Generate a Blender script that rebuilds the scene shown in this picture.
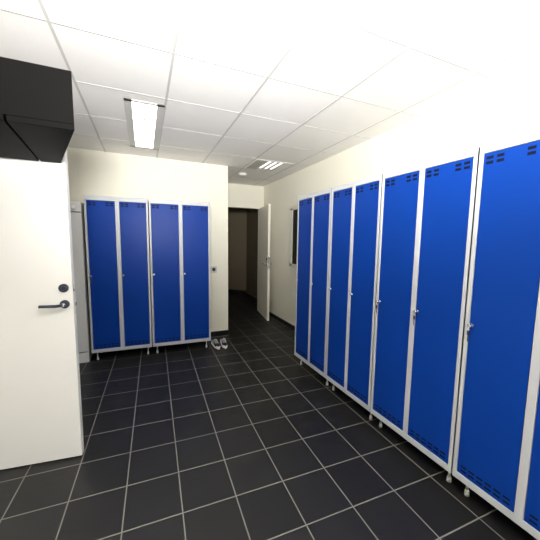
import bpy, bmesh, math
from mathutils import Vector, Matrix

# ---------------------------------------------------------------- set-up
for o in list(bpy.data.objects):
    bpy.data.objects.remove(o)
SC = bpy.context.scene
COL = SC.collection
S = 1.1            # plan units to metres
CEIL = 2.31        # ceiling height in plan units

cam_d = bpy.data.cameras.new('camera')
cam = bpy.data.objects.new('camera', cam_d)
COL.objects.link(cam)
SC.camera = cam
cam_d.sensor_fit = 'HORIZONTAL'
cam_d.sensor_width = 36.0
cam_d.lens = 288.0 / 540.0 * 36.0
cam_d.shift_x = 2.5 / 540.0
cam_d.shift_y = 1.5 / 540.0
cam_d.clip_start = 0.02
v1 = Vector((143.7 - 267.5, 271.5 - 240.0, -288.0)).normalized()
v2 = Vector((943 - 267.5, 271.5 - 250.0, -288.0))
Yv = v1
Xv = (v2 - Yv * v2.dot(Yv)).normalized()
Zv = Xv.cross(Yv)
cam.matrix_world = Matrix.Translation((0, 0, 1.32 * S)) @ Matrix((Xv, Yv, Zv)).to_4x4()

world = bpy.data.worlds.new('world')
SC.world = world
world.use_nodes = True
world.node_tree.nodes['Background'].inputs[0].default_value = (0.9, 0.95, 1.0, 1)
world.node_tree.nodes['Background'].inputs[1].default_value = 0.05

SC.view_settings.view_transform = 'Standard'
SC.view_settings.look = 'None'
SC.view_settings.gamma = 1
SC.view_settings.use_curve_mapping = False
SC.view_settings.exposure = 0.33

# the photographer's flash, tilted up at the ceiling
fl = bpy.data.lights.new('camera_flash', 'SPOT')
fl.energy = 1080
fl.shadow_soft_size = 0.22
fl.spot_size = math.radians(120)
fl.spot_blend = 1.0
fl.color = (1.0, 0.985, 0.955)
flo = bpy.data.objects.new('camera_flash', fl)
COL.objects.link(flo)
flo.location = (-0.10 * S, -0.55 * S, 1.58 * S)
flo.rotation_euler = Vector((0.36, 1.0, 0.92)).to_track_quat('-Z', 'Y').to_euler()

LAMP = 5.5        # strength of the tubes behind the louvres

# ---------------------------------------------------------------- materials
def new_mat(name):
    m = bpy.data.materials.new(name)
    m.use_nodes = True
    nt = m.node_tree
    return m, nt, nt.nodes['Principled BSDF']

def mat(name, col, rough=0.5, metal=0.0, var=0.04, scale=6.0, bump=0.0, bscale=200.0, spec=0.5, coat=0.0):
    m, nt, b = new_mat(name)
    tc = nt.nodes.new('ShaderNodeTexCoord')
    nz = nt.nodes.new('ShaderNodeTexNoise')
    nz.inputs['Scale'].default_value = scale
    nz.inputs['Detail'].default_value = 4
    nt.links.new(tc.outputs['Object'], nz.inputs['Vector'])
    mp = nt.nodes.new('ShaderNodeMapRange')
    mp.inputs['To Min'].default_value = 1 - var
    mp.inputs['To Max'].default_value = 1 + var
    nt.links.new(nz.outputs['Fac'], mp.inputs['Value'])
    mx = nt.nodes.new('ShaderNodeVectorMath')
    mx.operation = 'SCALE'
    mx.inputs[0].default_value = col
    nt.links.new(mp.outputs['Result'], mx.inputs['Scale'])
    nt.links.new(mx.outputs['Vector'], b.inputs['Base Color'])
    b.inputs['Roughness'].default_value = rough
    b.inputs['Metallic'].default_value = metal
    b.inputs['Specular IOR Level'].default_value = spec
    b.inputs['Coat Weight'].default_value = coat
    if bump:
        n2 = nt.nodes.new('ShaderNodeTexNoise')
        n2.inputs['Scale'].default_value = bscale
        nt.links.new(tc.outputs['Object'], n2.inputs['Vector'])
        bp = nt.nodes.new('ShaderNodeBump')
        bp.inputs['Strength'].default_value = bump
        bp.inputs['Distance'].default_value = 0.002
        nt.links.new(n2.outputs['Fac'], bp.inputs['Height'])
        nt.links.new(bp.outputs['Normal'], b.inputs['Normal'])
    return m

def emit(name, col, strength):
    m, nt, b = new_mat(name)
    b.inputs['Base Color'].default_value = (0.9, 0.9, 0.9, 1)
    b.inputs['Emission Color'].default_value = (*col, 1)
    b.inputs['Emission Strength'].default_value = strength
    return m

M = {}
M['wall'] = mat('cream_wall', (0.80, 0.78, 0.675), 0.85, var=0.015, scale=3, bump=0.15, bscale=90, spec=0.2)
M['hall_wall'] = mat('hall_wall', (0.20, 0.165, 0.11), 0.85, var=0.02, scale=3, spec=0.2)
M['ceiling'] = mat('ceiling_tile', (0.86, 0.84, 0.815), 0.95, var=0.02, scale=60, bump=0.3, bscale=350, spec=0.1)
M['tbar'] = mat('grid_bar', (0.56, 0.55, 0.53), 0.5, var=0.01)
M['blue'] = mat('blue_lacquer', (0.0035, 0.037, 0.255), 0.36, var=0.05, scale=3, bump=0.02, bscale=18, spec=0.09)
M['hole_shade'] = mat('dark_hole_shade', (0.004, 0.007, 0.022), 0.8, var=0.02, spec=0.1)  # stands in for the shade inside small openings
M['frame'] = mat('grey_steel', (0.46, 0.475, 0.50), 0.42, var=0.02, scale=4)
M['chrome'] = mat('chrome', (0.75, 0.76, 0.80), 0.16, metal=1.0, var=0.02)
M['iron'] = mat('dark_metal', (0.05, 0.055, 0.085), 0.3, metal=0.6, var=0.02)
M['white'] = mat('white_lacquer', (0.80, 0.80, 0.79), 0.4, var=0.008)
M['edge'] = mat('door_edge', (0.62, 0.62, 0.60), 0.5, var=0.01)
M['offwhite'] = mat('offwhite_door', (0.86, 0.83, 0.74), 0.45, var=0.01)
M['cabinet'] = mat('pale_grey_laminate', (0.64, 0.645, 0.63), 0.5, var=0.01)
M['black'] = mat('black_board', (0.003, 0.0028, 0.0028), 0.6, var=0.1, spec=0.04)
M['gap_shade'] = mat('black_gap_shade', (0.02, 0.02, 0.02), 0.5)  # painted shade for the gaps between cabinet doors
M['foot'] = mat('foot_plastic', (0.58, 0.58, 0.57), 0.4)
M['plastic'] = mat('white_plastic', (0.80, 0.79, 0.72), 0.4, var=0.01)
M['glass_dark'] = mat('dark_pane', (0.012, 0.014, 0.008), 0.5, spec=0.25)
M['tube'] = emit('lamp_light', (1.0, 0.965, 0.90), LAMP)
M['dim'] = emit('dim_lamp', (1.0, 0.98, 0.92), 1.6)
M['housing'] = mat('lamp_housing', (0.62, 0.61, 0.59), 0.5, var=0.01)
M['panel'] = mat('grey_panel', (0.52, 0.51, 0.48), 0.6, var=0.01)
M['shoe_white'] = mat('shoe_white', (0.72, 0.72, 0.76), 0.6)
M['shoe_black'] = mat('shoe_black', (0.02, 0.02, 0.024), 0.6)

def tile_mat(name, p, ox, oy, rot, grout=0.006, sx=True):
    """square tiles with pale joints laid out on plan coordinates"""
    m, nt, b = new_mat(name)
    N, L = nt.nodes, nt.links
    g = N.new('ShaderNodeNewGeometry')
    sp = N.new('ShaderNodeSeparateXYZ')
    L.new(g.outputs['Position'], sp.inputs[0])
    def math_(op, a, bb, c=None):
        n = N.new('ShaderNodeMath'); n.operation = op
        for i, v in enumerate((a, bb, c)):
            if v is None: continue
            if isinstance(v, (int, float)): n.inputs[i].default_value = v
            else: L.new(v, n.inputs[i])
        return n.outputs[0]
    u = math_('SUBTRACT', sp.outputs[0], math_('MULTIPLY', sp.outputs[1], rot))
    v = math_('ADD', sp.outputs[1], math_('MULTIPLY', sp.outputs[0], rot))
    def dist(c, o):
        t = math_('DIVIDE', math_('SUBTRACT', c, o * S), p * S)
        f = math_('FRACT', t, 0)
        fl = math_('FLOOR', t, 0)
        d = math_('ABSOLUTE', math_('SUBTRACT', f, 0.5), 0)
        return math_('SUBTRACT', 0.5, d), fl      # 0 on the joint
    du, fu = dist(u, ox)
    dv, fv = dist(v, oy)
    d = math_('MINIMUM', du, dv)
    mr = N.new('ShaderNodeMapRange')
    L.new(d, mr.inputs['Value'])
    w = grout / 2 / (p * S)
    mr.inputs['From Min'].default_value = w * 0.7
    mr.inputs['From Max'].default_value = w * 1.3
    # tone of each tile
    cb = N.new('ShaderNodeCombineXYZ')
    L.new(fu, cb.inputs[0]); L.new(fv, cb.inputs[1])
    wn = N.new('ShaderNodeTexWhiteNoise')
    L.new(cb.outputs[0], wn.inputs['Vector'])
    nz = N.new('ShaderNodeTexNoise')
    nz.inputs['Scale'].default_value = 9
    nz.inputs['Detail'].default_value = 6
    mpg = N.new('ShaderNodeMapping')
    mpg.inputs['Scale'].default_value = (0.6, 3.5, 1)
    L.new(g.outputs['Position'], mpg.inputs[0])
    L.new(mpg.outputs[0], nz.inputs['Vector'])
    tone = math_('ADD', math_('MULTIPLY', wn.outputs['Value'], 0.25), math_('MULTIPLY', nz.outputs['Fac'], 0.7))
    tone = math_('ADD', tone, 0.5)
    vs = N.new('ShaderNodeVectorMath'); vs.operation = 'SCALE'
    vs.inputs[0].default_value = (0.0085, 0.0085, 0.0092)
    L.new(tone, vs.inputs['Scale'])
    mix = N.new('ShaderNodeMix'); mix.data_type = 'RGBA'
    L.new(mr.outputs[0], mix.inputs['Factor'])
    mix.inputs[6].default_value = (0.19, 0.186, 0.165, 1)
    L.new(vs.outputs[0], mix.inputs[7])
    L.new(mix.outputs[2], b.inputs['Base Color'])
    rr = N.new('ShaderNodeMapRange')
    L.new(nz.outputs['Fac'], rr.inputs['Value'])
    rr.inputs['To Min'].default_value = 0.36
    rr.inputs['To Max'].default_value = 0.56
    L.new(rr.outputs[0], b.inputs['Roughness'])
    b.inputs['Specular IOR Level'].default_value = 0.42
    bp = N.new('ShaderNodeBump')
    bp.inputs['Strength'].default_value = 0.5
    bp.inputs['Distance'].default_value = 0.0015
    h = math_('ADD', mr.outputs[0], math_('MULTIPLY', nz.outputs['Fac'], 0.35))
    L.new(h, bp.inputs['Height'])
    L.new(bp.outputs['Normal'], b.inputs['Normal'])
    return m
M['floor'] = tile_mat('black_floor_tiles', 0.267, -0.107 - 0.03 * 2.11, 2.132, 0.03, 0.0065)
M['skirting'] = tile_mat('black_skirting_tiles', 0.267, 0.0, 0.02, 0.0, 0.004)
M['grout'] = mat('grout', (0.24, 0.23, 0.20), 0.9)

# ---------------------------------------------------------------- mesh helpers (plan units)
class MB:
    def __init__(self):
        self.bm = bmesh.new(); self.mats = []
    def mi(self, m):
        if m not in self.mats: self.mats.append(m)
        return self.mats.index(m)
    def box(self, x0, x1, y0, y1, z0, z1, m='frame', bevel=0.0, seg=1):
        r = bmesh.ops.create_cube(self.bm, size=1)
        for v in r['verts']:
            v.co = Vector((x0 if v.co.x < 0 else x1, y0 if v.co.y < 0 else y1, z0 if v.co.z < 0 else z1))
        fs = {f for v in r['verts'] for f in v.link_faces}
        k = self.mi(m)
        for f in fs: f.material_index = k
        if bevel:
            es = list({e for v in r['verts'] for e in v.link_edges})
            rr = bmesh.ops.bevel(self.bm, geom=es, offset=bevel, segments=seg, affect='EDGES', profile=0.5)
            for f in rr['faces']: f.material_index = k
        return self
    def cyl(self, p, q, r0, r1=None, m='chrome', n=20):
        p, q = Vector(p), Vector(q)
        r1 = r0 if r1 is None else r1
        d = q - p
        r = bmesh.ops.create_cone(self.bm, cap_ends=True, segments=n, radius1=r0, radius2=r1, depth=d.length)
        mt = Matrix.Translation((p + q) / 2) @ Vector((0, 0, 1)).rotation_difference(d.normalized()).to_matrix().to_4x4()
        bmesh.ops.transform(self.bm, matrix=mt, verts=r['verts'])
        k = self.mi(m)
        for f in {f for v in r['verts'] for f in v.link_faces}:
            f.material_index = k
            if len(f.verts) == 4: f.smooth = True
        return self
    def tube(self, pts, r, m='chrome', n=10):
        for a, b in zip(pts[:-1], pts[1:]):
            self.cyl(a, b, r, r, m, n)
        for c in pts[1:-1]:
            s = bmesh.ops.create_uvsphere(self.bm, u_segments=n, v_segments=6, radius=r)
            bmesh.ops.translate(self.bm, vec=Vector(c), verts=s['verts'])
            k = self.mi(m)
            for f in {f for v in s['verts'] for f in v.link_faces}:
                f.material_index = k; f.smooth = True
        return self
    def ring(self, c, axis, R, r, m='chrome', n=18, k=8):
        c = Vector(c)
        q = Vector((0, 0, 1)).rotation_difference(Vector(axis).normalized())
        rows = []
        for i in range(n):
            a = 2 * math.pi * i / n
            rows.append([self.bm.verts.new(c + q @ Vector(((R + r * math.cos(t)) * math.cos(a), (R + r * math.cos(t)) * math.sin(a), r * math.sin(t))))
                         for t in [2 * math.pi * j / k for j in range(k)]])
        mi = self.mi(m)
        for i in range(n):
            for j in range(k):
                f = self.bm.faces.new((rows[i][j], rows[(i + 1) % n][j], rows[(i + 1) % n][(j + 1) % k], rows[i][(j + 1) % k]))
                f.material_index = mi; f.smooth = True
        return self
    def prism(self, pts, z0, z1, m='wall', bevel=0.0):
        a = [self.bm.verts.new((x, y, z0)) for x, y in pts]
        b = [self.bm.verts.new((x, y, z1)) for x, y in pts]
        k = self.mi(m)
        fs = [self.bm.faces.new(a[::-1]), self.bm.faces.new(b)]
        n = len(pts)
        for i in range(n):
            fs.append(self.bm.faces.new((a[i], a[(i + 1) % n], b[(i + 1) % n], b[i])))
        for f in fs: f.material_index = k
        if bevel:
            rr = bmesh.ops.bevel(self.bm, geom=list({e for f in fs for e in f.edges}), offset=bevel, segments=1, affect='EDGES')
            for f in rr['faces']: f.material_index = k
        return self
    def loft(self, sections, m='shoe_white', close=True):
        rows = [[self.bm.verts.new(p) for p in s] for s in sections]
        k = self.mi(m)
        n = len(rows[0])
        for r0, r1 in zip(rows[:-1], rows[1:]):
            for i in range(n):
                f = self.bm.faces.new((r0[i], r0[(i + 1) % n], r1[(i + 1) % n], r1[i]))
                f.material_index = k; f.smooth = True
        if close:
            for r in (rows[0][::-1], rows[-1]):
                f = self.bm.faces.new(r); f.material_index = k; f.smooth = True
        return self
    def build(self, name, parent=None, loc=(0, 0, 0)):
        bmesh.ops.recalc_face_normals(self.bm, faces=self.bm.faces[:])
        bmesh.ops.scale(self.bm, vec=(S, S, S), verts=self.bm.verts[:])
        me = bpy.data.meshes.new(name)
        self.bm.to_mesh(me); self.bm.free()
        for m in self.mats: me.materials.append(M[m])
        o = bpy.data.objects.new(name, me)
        COL.objects.link(o)
        o.location = Vector(loc) * S
        if parent: o.parent = parent
        return o

def empty(name, label, cat, loc=(0, 0, 0), rz=0.0, group=None):
    o = bpy.data.objects.new(name, None)
    o.empty_display_size = 0.1
    COL.objects.link(o)
    o.location = Vector(loc) * S
    o.rotation_euler = (0, 0, rz)
    return tag(o, label, cat, group)

def tag(o, label, cat, group=None):
    o['label'] = label; o['category'] = cat
    if group: o['group'] = group
    return o

def struct(o):
    o['kind'] = 'structure'
    return o

# ---------------------------------------------------------------- room shell
XR = 2.03; XL = -1.15; YB = 3.844; XC = 1.057; YF = 4.95; Y0 = -1.1
struct(MB().prism([(XL - .1, Y0 - .1), (3.0, Y0 - .1), (3.0, 8.6), (0.4, 8.6), (0.4, YB + .3), (XL - .1, YB + .3)], -0.1, 0.0, 'floor').build('floor'))

c = MB()
c.prism([(XL - .1, Y0 - .1), (3.0, Y0 - .1), (3.0, 8.6), (0.4, 8.6), (0.4, YB + .3), (XL - .1, YB + .3)], CEIL, CEIL + 0.1, 'ceiling')
P = 0.545
xs = [0.175 + P * k for k in range(-2, 4)]
ys = [3.345 + P * k for k in range(-8, 3)]
for x in xs:
    c.box(x - .007, x + .007, Y0, YB if x < XC else YF, CEIL - .0035, CEIL + .002, 'tbar')
for y in ys:
    c.box(XL if y < YB else XC, XR, y - .004, y + .004, CEIL - .002, CEIL + .002, 'tbar')
struct(c.build('ceiling'))

# the block of wall behind the left lockers, with its outer corner
struct(MB().prism([(XL - .1, YB), (XC, YB), (XC, YF), (XC - .1, YF), (XC - .1, YB + .1), (XL - .1, YB + .1)], 0, CEIL, 'wall').build('wall_back'))
struct(MB().box(XR, XR + .1, Y0, YF, 0, CEIL, 'wall').build('wall_right'))
# left wall with the doorway the white leaf belongs to
lw = MB()
lw.box(XL - .1, XL, Y0, 1.22, 0, CEIL, 'wall')
lw.box(XL - .1, XL, 2.06, YB, 0, CEIL, 'wall')
lw.box(XL - .1, XL, 1.22, 2.06, 1.93, CEIL, 'wall')
struct(lw.build('wall_left'))
struct(MB().box(XL - .16, XL - .1, 1.0, 2.1, 0, CEIL, 'wall').build('wall_left_closing'))
struct(MB().box(XL - .1, XR + .1, Y0 - .1, Y0, 0, CEIL, 'wall').build('wall_front'))
# far wall with the doorway to the dark hall
OX0, OX1, OZ = 1.24, 1.985, 1.93
fw = MB()
fw.box(XC, OX0, YF, YF + .1, 0, CEIL, 'wall')
fw.box(OX1, XR + .1, YF, YF + .1, 0, CEIL, 'wall')
fw.box(OX0, OX1, YF, YF + .1, OZ, CEIL, 'wall')
struct(fw.build('wall_far'))
# door lining
dl = MB()
dl.box(OX0, OX0 + .02, YF - .012, YF + .112, 0, OZ, 'offwhite')
dl.box(OX1 - .02, OX1, YF - .012, YF + .112, 0, OZ, 'offwhite')
dl.box(OX0, OX1, YF - .012, YF + .112, OZ - .02, OZ, 'offwhite')
struct(dl.build('trim_1'))
# (hall behind)
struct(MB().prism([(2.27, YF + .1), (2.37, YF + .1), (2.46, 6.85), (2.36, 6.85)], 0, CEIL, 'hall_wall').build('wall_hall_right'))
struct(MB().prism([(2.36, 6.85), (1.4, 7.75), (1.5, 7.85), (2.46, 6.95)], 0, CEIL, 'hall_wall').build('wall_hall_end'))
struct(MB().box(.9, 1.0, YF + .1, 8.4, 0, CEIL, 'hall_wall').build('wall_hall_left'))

# skirting of black tiles with a pale joint below
BH = 0.075
def skirt(name, x0, x1, y0, y1):
    m = MB()
    m.box(x0, x1, y0, y1, 0.004, BH, 'skirting', .001)
    e = .0012
    m.box(x0 - e, x1 + e, y0 - e, y1 + e, 0.0, 0.006, 'grout')
    m.box(x0 + e, x1 - e, y0 + e, y1 - e, BH, BH + .003, 'grout')
    return struct(m.build(name))
t = .012
skirt('baseboard_back', XL, XC + t, YB - t, YB)
skirt('baseboard_return', XC, XC + t, YB, YF)
skirt('baseboard_right', XR - t, XR, Y0, YF)
skirt('baseboard_hall', 2.25, 2.27, YF + .1, 6.8)
struct(MB().prism([(2.36, 6.83), (1.4, 7.73), (1.4, 7.75), (2.36, 6.85)], 0, BH, 'skirting').build('baseboard_end'))

# dark internal window on the right wall, mostly hidden by the lockers
w = MB()
wz0, wz1, wy0, wy1 = .965, 1.81, 3.0, 3.86
for a in ((wy0, wy0 + .035, wz0, wz1), (wy1 - .065, wy1, wz0, wz1), (wy0, wy1, wz0, wz0 + .03), (wy0, wy1, wz1 - .03, wz1)):
    w.box(XR - .016, XR, a[0], a[1], a[2], a[3], 'plastic', .002)
win = struct(w.build('window_1'))
MB().box(XR - .004, XR - .001, wy0 + .03, wy1 - .063, wz0 + .028, wz1 - .028, 'glass_dark').build('pane', win)

# ---------------------------------------------------------------- doors
def lever_set(parent, x, y, z, sgn_x, ny, mcyl='iron'):
    """handle with round rose on the face at y, reaching to sgn_x; ny = outward direction along y"""
    h = MB()
    h.cyl((x, y, z), (x, y + ny * .010, z), .0235, m='iron', n=28)
    h.cyl((x, y, z), (x, y + ny * .045, z), .0095, m='chrome')
    h.tube([(x, y + ny * .045, z), (x + sgn_x * .03, y + ny * .05, z - .002), (x + sgn_x * .108, y + ny * .046, z - .001)], .0085, 'iron', 14)
    h.build('door_handle', parent)
    k = MB()
    k.cyl((x, y, z + .093), (x, y + ny * .012, z + .093), .0245, m=mcyl, n=28)
    k.cyl((x, y + ny * .012, z + .093), (x, y + ny * .017, z + .093), .0135, .012, m='iron', n=20)
    k.box(x - .0015, x + .0015, y + ny * .0168, y + ny * .0176, z + .085, z + .101, 'hole_shade')  # keyhole: its inner shade as a dark block
    k.build('lock_cylinder', parent)

# white leaf near the camera on the left, hinged on the left wall
DX, DY = -.384, 1.94
d1 = empty('door', 'open white door leaf at the left edge, close by, with chrome lever handle', 'door', (DX, DY, 0), math.radians(-6))
lf = MB()
W1 = .765
lf.box(-W1, 0, 0, .042, .008, 1.905, 'white', .0012)
lf.build('leaf', d1)
fp = MB()
fp.box(-.0005, .0012, .006, .026, .885, 1.06, 'edge', .0004)
fp.box(.001, .010, .010, .022, .935, .955, 'chrome', .001)
fp.box(.001, .0035, .009, .021, 1.02, 1.035, 'iron', .0006)
fp.build('lock_plate', d1)
lever_set(d1, -.041, 0.0, .950, -1, -1)
for z in (.2, .95, 1.7):
    MB().cyl((-W1 - .004, .036, z - .045), (-W1 - .004, .036, z + .045), .007, m='chrome').build('hinge', d1)

# leaf of the far doorway, standing open along the right wall
hx, hy = 1.965, 4.945
ex, ey = 1.862, 4.29
ln = math.hypot(ex - hx, ey - hy)
ang = math.atan2(ex - hx, -(ey - hy))
d2 = empty('door', 'cream door leaf standing open in the far doorway to the dark hall', 'door', (hx, hy, 0), -ang + math.pi * 0)
# local frame: leaf runs along -y from the hinge, thin in x
d2.rotation_euler = (0, 0, math.atan2(hx - ex, hy - ey) * -1)
lf = MB()
lf.box(-.018, .018, -ln, 0, .008, 1.915, 'offwhite', .0012)
lf.build('leaf', d2)
h = MB()
for s in (-1, 1):
    h.cyl((s * .018, -ln + .055, .95), (s * .026, -ln + .055, .95), .024, n=24)
    h.tube([(s * .018, -ln + .055, .95), (s * .06, -ln + .055, .95), (s * .062, -ln + .16, .95)], .0085)
h.build('door_handle', d2)
h = MB()
for s in (-1, 1):
    h.cyl((s * .018, -ln + .055, 1.03), (s * .03, -ln + .055, 1.03), .024, .02, n=24, m='iron')
h.build('lock_cylinder', d2)
h = MB()
h.box(-.011, .011, -ln - .0012, -ln + .002, .88, 1.07, 'chrome', .0004)
h.box(-.006, .006, -ln - .008, -ln, .94, .96, 'chrome')
h.build('lock_plate', d2)
for z in (.2, 1.0, 1.7):
    MB().cyl((.018, .004, z - .045), (.018, .004, z + .045), .007).build('hinge', d2)

# ---------------------------------------------------------------- lockers
def make_locker(label, group, loc, rz, w, depth, keys=(), post=.041, lz=.937, ztop=1.768, rail=.047):
    z0, z1 = .100, ztop
    r = empty('locker', label, 'locker', loc, rz, group)
    b = MB()
    b.box(0, .008, .0, depth, z0, z1, 'frame')
    b.box(w - .008, w, .0, depth, z0, z1, 'frame')
    b.box(0, w, .0, depth, z1 - .008, z1, 'frame')
    b.box(0, w, .0, depth, z0, z0 + .008, 'frame')
    b.box(0, w, depth - .006, depth, z0, z1, 'frame')
    pw, mw, tr, br = .019, post, rail, .036
    b.box(0, pw, -.002, .022, z0, z1, 'frame', .0018)
    b.box(w - pw, w, -.002, .022, z0, z1, 'frame', .0018)
    b.box(w / 2 - mw / 2, w / 2 + mw / 2, -.0012, .022, z0 + .01, z1 - .01, 'frame', .0018)
    b.box(pw - .002, w - pw + .002, -.0016, .022, z1 - tr, z1, 'frame', .0018)
    b.box(pw - .002, w - pw + .002, -.0016, .022, z0, z0 + br, 'frame', .0018)
    b.box(w / 2 - .005, w / 2 + .005, .022, depth, z0, z1, 'frame')
    b.build('body', r)
    dw = w / 2 - pw - mw / 2
    for i in (0, 1):
        x0 = pw if i == 0 else w / 2 + mw / 2
        g = .0022
        a, bb = x0 + g, x0 + dw - g
        zb, zt = z0 + br + g, z1 - tr - g
        d = MB()
        d.box(a, bb, .0005, .019, zb, zt, 'blue', .0016, 2)
        # vent slots near the top: two pairs of columns, two rows
        sw = .029
        for cx in (a + .012 + sw / 2, a + .012 + sw * 1.5 + .014, bb - .012 - sw * 1.5 - .014, bb - .012 - sw / 2):
            for cz in (zt - .022, zt - .044):
                d.box(cx - sw / 2, cx + sw / 2, -.0004, .010, cz - .0065, cz + .0065, 'hole_shade', .0003)  # no opening cut, the vent's shade is a dark block
        n = 6
        for k in range(n):
            cx = a + .012 + (bb - a - .024) * (k + .5) / n
            for cz in (zb + .022, zb + .044):
                d.box(cx - .014, cx + .014, -.0003, .010, cz - .0046, cz + .0046, 'hole_shade', .0003)  # lower vents, shade inside painted by dark blocks
        dr = d.build('door', r)
        lx = a + .012
        l = MB()
        l.cyl((lx, 0, lz), (lx, -.006, lz), .0105, m='chrome', n=20)
        l.cyl((lx, -.006, lz), (lx, -.014, lz), .0075, .006, m='chrome', n=16)
        if i in keys:
            l.cyl((lx, -.012, lz), (lx, -.026, lz), .0095, .008, m='chrome', n=18)
            l.box(lx - .022, lx - .006, -.006, 0, lz - .006, lz + .006, 'chrome', .001)
        l.build('lock', dr)
        if i in keys:
            k = MB()
            k.ring((lx, -.022, lz - .016), (1, .3, 0), .010, .0014, 'chrome')
            k.box(lx - .006, lx + .006, -.026, -.023, lz - .046, lz - .024, 'iron', .001)
            k.cyl((lx, -.0245, lz - .078), (lx, -.0245, lz - .044), .0022, m='iron', n=8)
            k.build('key', dr)
    for fx in (.045, w - .045):
        for fy in (.06, depth - .06):
            f = MB()
            f.cyl((fx, fy, .0), (fx, fy, .022), .0115, .0115, m='foot', n=18)
            f.cyl((fx, fy, .022), (fx, fy, .035), .0115, .008, m='foot', n=18)
            f.cyl((fx, fy, .035), (fx, fy, z0), .006, m='foot', n=12)
            f.build('foot', r)
    return r

GA = 'double blue lockers against the back wall'
GR = 'double blue lockers along the right wall'
make_locker('blue two-door locker on the back wall, the left one, key hanging from its left door', GA, (-.55, 3.485, 0), -.045, .603, .335, keys=(0,))
make_locker('blue two-door locker on the back wall, the right one, nearest the shoes and wall corner', GA, (.062, 3.457, 0), -.045, .662, .345)
RY = (2.655, 2.073, 1.510, .905); RW = (.575, .556, .598, .585)
lab = ['blue two-door locker at the far end of the right wall row, beside the dark window',
       'second blue two-door locker of the right wall row counting from its far end',
       'third blue two-door locker from the far end of the right row, keys in both doors',
       'nearest blue two-door locker of the right row, cut off by the right edge']
for i in range(4):
    make_locker(lab[i], GR, (1.47, RY[i], 0), -math.pi / 2, RW[i], .52, keys=((), (), (0, 1), (0,))[i], post=.034, lz=.922, ztop=1.777, rail=.037)

# ---------------------------------------------------------------- tall pale cabinet left of the lockers
cb = empty('tall_cabinet', 'tall pale grey cabinet in the corner between white door and blue lockers', 'cabinet', (-.578, 3.50, 0))
cw = .53
b = MB()
b.box(-cw, 0, .02, .33, .115, 1.70, 'cabinet', .0015)
b.box(-cw + .004, -.004, .0185, .0205, .118, 1.69, 'gap_shade')  # black sheet behind the doors paints the seams' shade
b.build('body', cb)
MB().box(-cw, -.0, .006, .32, 0, .110, 'cabinet', .002).build('plinth', cb)
u = MB().box(-cw + .003, -.003, 0, .019, 1.600, 1.697, 'cabinet', .0025).build('door', cb)
MB().cyl((-.062, 0, 1.64), (-.062, -.02, 1.64), .010, .018, m='white').cyl((-.062, -.02, 1.64), (-.062, -.026, 1.64), .018, .014, m='white').build('knob', u)
MB().box(-cw + .003, -.003, 0, .019, .124, 1.590, 'cabinet', .0025).build('door', cb)

# ---------------------------------------------------------------- black hanging box, upper left
bx = empty('wall_cabinet', 'black box cabinet hung high at upper left, in front of the white door', 'cabinet', (-.40, 1.925, 0))
foot = [(0, 0), (.172, -.59), (-.42, -.59), (-.42, 0)]
MB().prism(foot, 1.75, 1.94, 'black', .002).build('body', bx)
MB().prism([(0, 0), (.172, -.59), (-.03, -.59), (-.09, 0)], 1.728, 1.751, 'black', .002).prism([(-.098, 0), (-.038, -.59), (-.42, -.59), (-.42, 0)], 1.728, 1.751, 'black', .002).build('bottom_panel', bx)

# ---------------------------------------------------------------- things on wall and ceiling
so = empty('wall_socket', 'small square wall socket between right back locker and wall corner', 'socket', (.857, YB, .936))
MB().box(-.042, .042, -.010, 0, -.042, .042, 'panel', .003, 2).build('cover_plate', so)
q = MB()
q.cyl((0, -.0105, 0), (0, -.004, 0), .024, m='iron', n=24)
for s in (-1, 1): q.cyl((s * .009, -.0112, 0), (s * .009, -.006, 0), .003, m='hole_shade', n=10)  # pin holes drawn as dark discs for their shade
q.build('socket_insert', so)

sd = empty('smoke_detector', 'round white disc on the ceiling before the far doorway', 'smoke detector', (1.37, 4.17, CEIL))
MB().cyl((0, 0, 0), (0, 0, -.008), .066, .066, 'white', 32).build('base_plate', sd)
MB().cyl((0, 0, -.008), (0, 0, -.03), .064, .045, 'white', 32).build('cover', sd)

def troffer(label, x, y0, y1):
    r = empty('ceiling_light', label, 'ceiling light', (x, (y0 + y1) / 2, CEIL))
    L = (y1 - y0) / 2
    f = MB()
    f.box(-.138, -.085, -L, L, -.006, .0, 'housing', .001)
    f.box(.085, .138, -L, L, -.006, .0, 'housing', .001)
    f.box(-.138, .138, -L, -L + .03, -.006, .0, 'housing', .001)
    f.box(-.138, .138, L - .03, L, -.006, .0, 'housing', .001)
    f.build('frame', r)
    MB().box(-.085, .085, -L + .03, L - .03, -.003, -.001, 'tube').build('lamp_panel', r)
    g = MB()
    g.box(-.0045, .0045, -L + .03, L - .03, -.014, -.003, 'housing')
    n = int((2 * L - .06) / .04)
    for i in range(1, n):
        y = -L + .03 + (2 * L - .06) * i / n
        g.box(-.085, .085, y - .0008, y + .0008, -.010, -.004, 'white')
    g.build('louvre', r)
    return r
troffer('long bright louvred ceiling light in front of the back wall lockers', .035, 2.36, 3.49)

sq = empty('ceiling_light', 'square ceiling fitting with three bright slots before the far doorway', 'ceiling light', (1.535, 3.59, CEIL))
f = MB()
f.box(-.255, .255, -.235, .235, -.004, 0, 'ceiling', .001)
f.build('frame', sq)
f = MB()
f.box(-.235, -.09, -.215, .215, -.007, -.003, 'panel', .001)
f.build('blank_panel', sq)
for k, x in enumerate((-.065, .012, .089)):
    MB().box(x - .011, x + .011, -.205, .13, -.008, -.004, 'dim', .001).build('lamp_tube', sq)
f = MB()
for x in (-.103, -.0265, .0505, .127):
    f.box(x - .004, x + .004, -.215, .215, -.012, -.004, 'panel', .001)
f.build('louvre', sq)

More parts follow.
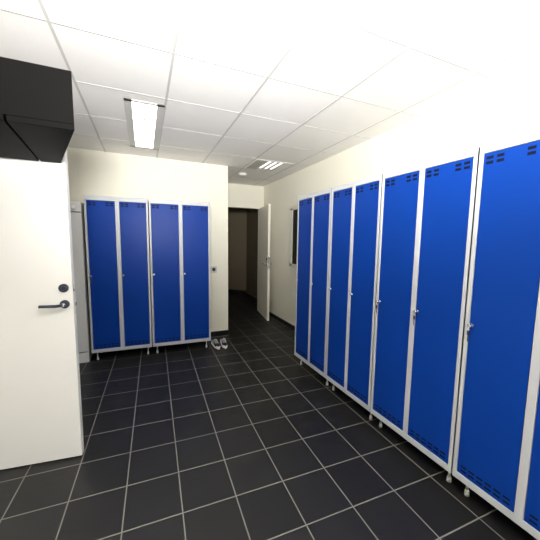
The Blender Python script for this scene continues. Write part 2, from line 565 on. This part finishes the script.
# ---------------------------------------------------------------- sneakers
def sneaker(label, loc, rz):
    r = empty('sneaker', label, 'shoe', loc, rz, 'sneakers on the floor beside the back lockers')
    Ls = .245
    # outline half widths along the length (0 = toe tip, towards +y = heel)
    prof = [(0.0, .008), (.03, .015), (.10, .025), (.22, .033), (.38, .035), (.55, .031), (.72, .029), (.88, .029), (.97, .022), (1.0, .008)]
    def ringpts(y, hw, z0, z1, top):
        n = 14
        pts = []
        for i in range(n):
            a = 2 * math.pi * i / n
            cx, cz = math.cos(a), math.sin(a)
            k = abs(cz) ** .7 * (1 if cz > 0 else -1)
            wx = hw * cx * (1 if cz <= 0 else (1 - (1 - top) * cz))
            pts.append((wx, y, (z0 + z1) / 2 + (z1 - z0) / 2 * k))
        return pts
    MB().loft([ringpts(t * Ls, w_, 0.0, .024 + .006 * t, 1.0) for t, w_ in prof], 'shoe_white').build('sole', r)
    hts = [.026, .042, .050, .054, .066, .082, .088, .090, .086, .060]
    up = MB()
    up.loft([ringpts(t * Ls * .985 + .002, w_ * .94, .016, h_, .62 if t > .3 else .8) for (t, w_), h_ in zip(prof, hts)], 'shoe_black')
    u = up.build('upper', r)
    MB().loft([ringpts(t * Ls - .001, w_ * 1.0, .012, h_, .85) for t, w_, h_ in ((0, .009, .030), (.05, .019, .041), (.10, .026, .046), (.14, .029, .045))], 'shoe_white').build('toe_cap', r)
    MB().loft([ringpts(t * Ls + .001, w_, .014, h_, .75) for t, w_, h_ in ((.86, .032, .070), (.93, .028, .074), (1.0, .010, .060))], 'shoe_white').build('heel_counter', r)
    lc = MB()
    for k in range(5):
        t = .30 + k * .07
        z = .058 + k * .0068
        lc.tube([(-.022, t * Ls, z - .006), (0, t * Ls + .003, z + .003), (.022, t * Ls, z - .006)], .0028, 'shoe_white', 6)
    lc.build('laces', r)
    for s in (-1, 1):
        st = MB()
        for k in range(2):
            y = (.50 + k * .14) * Ls
            st.tube([(s * .034, y, .026), (s * .030, y + .012, .048), (s * .021, y + .022, .070)], .0036, 'shoe_white', 6)
        st.build('side_stripes', r)
    st = MB()
    st.loft([[(x * .018, yy, .086) for x, yy in ((-1, .60 * Ls), (1, .60 * Ls), (1.1, .92 * Ls), (-1.1, .92 * Ls))],
             [(x * .018, yy, .0925) for x, yy in ((-1, .60 * Ls), (1, .60 * Ls), (1.1, .92 * Ls), (-1.1, .92 * Ls))]], 'shoe_black')
    st.build('collar', r)
    return r
sneaker('left of the two black and white sneakers, next to the locker foot', (.806, 3.350, 0), math.radians(6))
sneaker('right of the two black and white sneakers, nearer the wall corner', (.889, 3.345, 0), math.radians(-4))
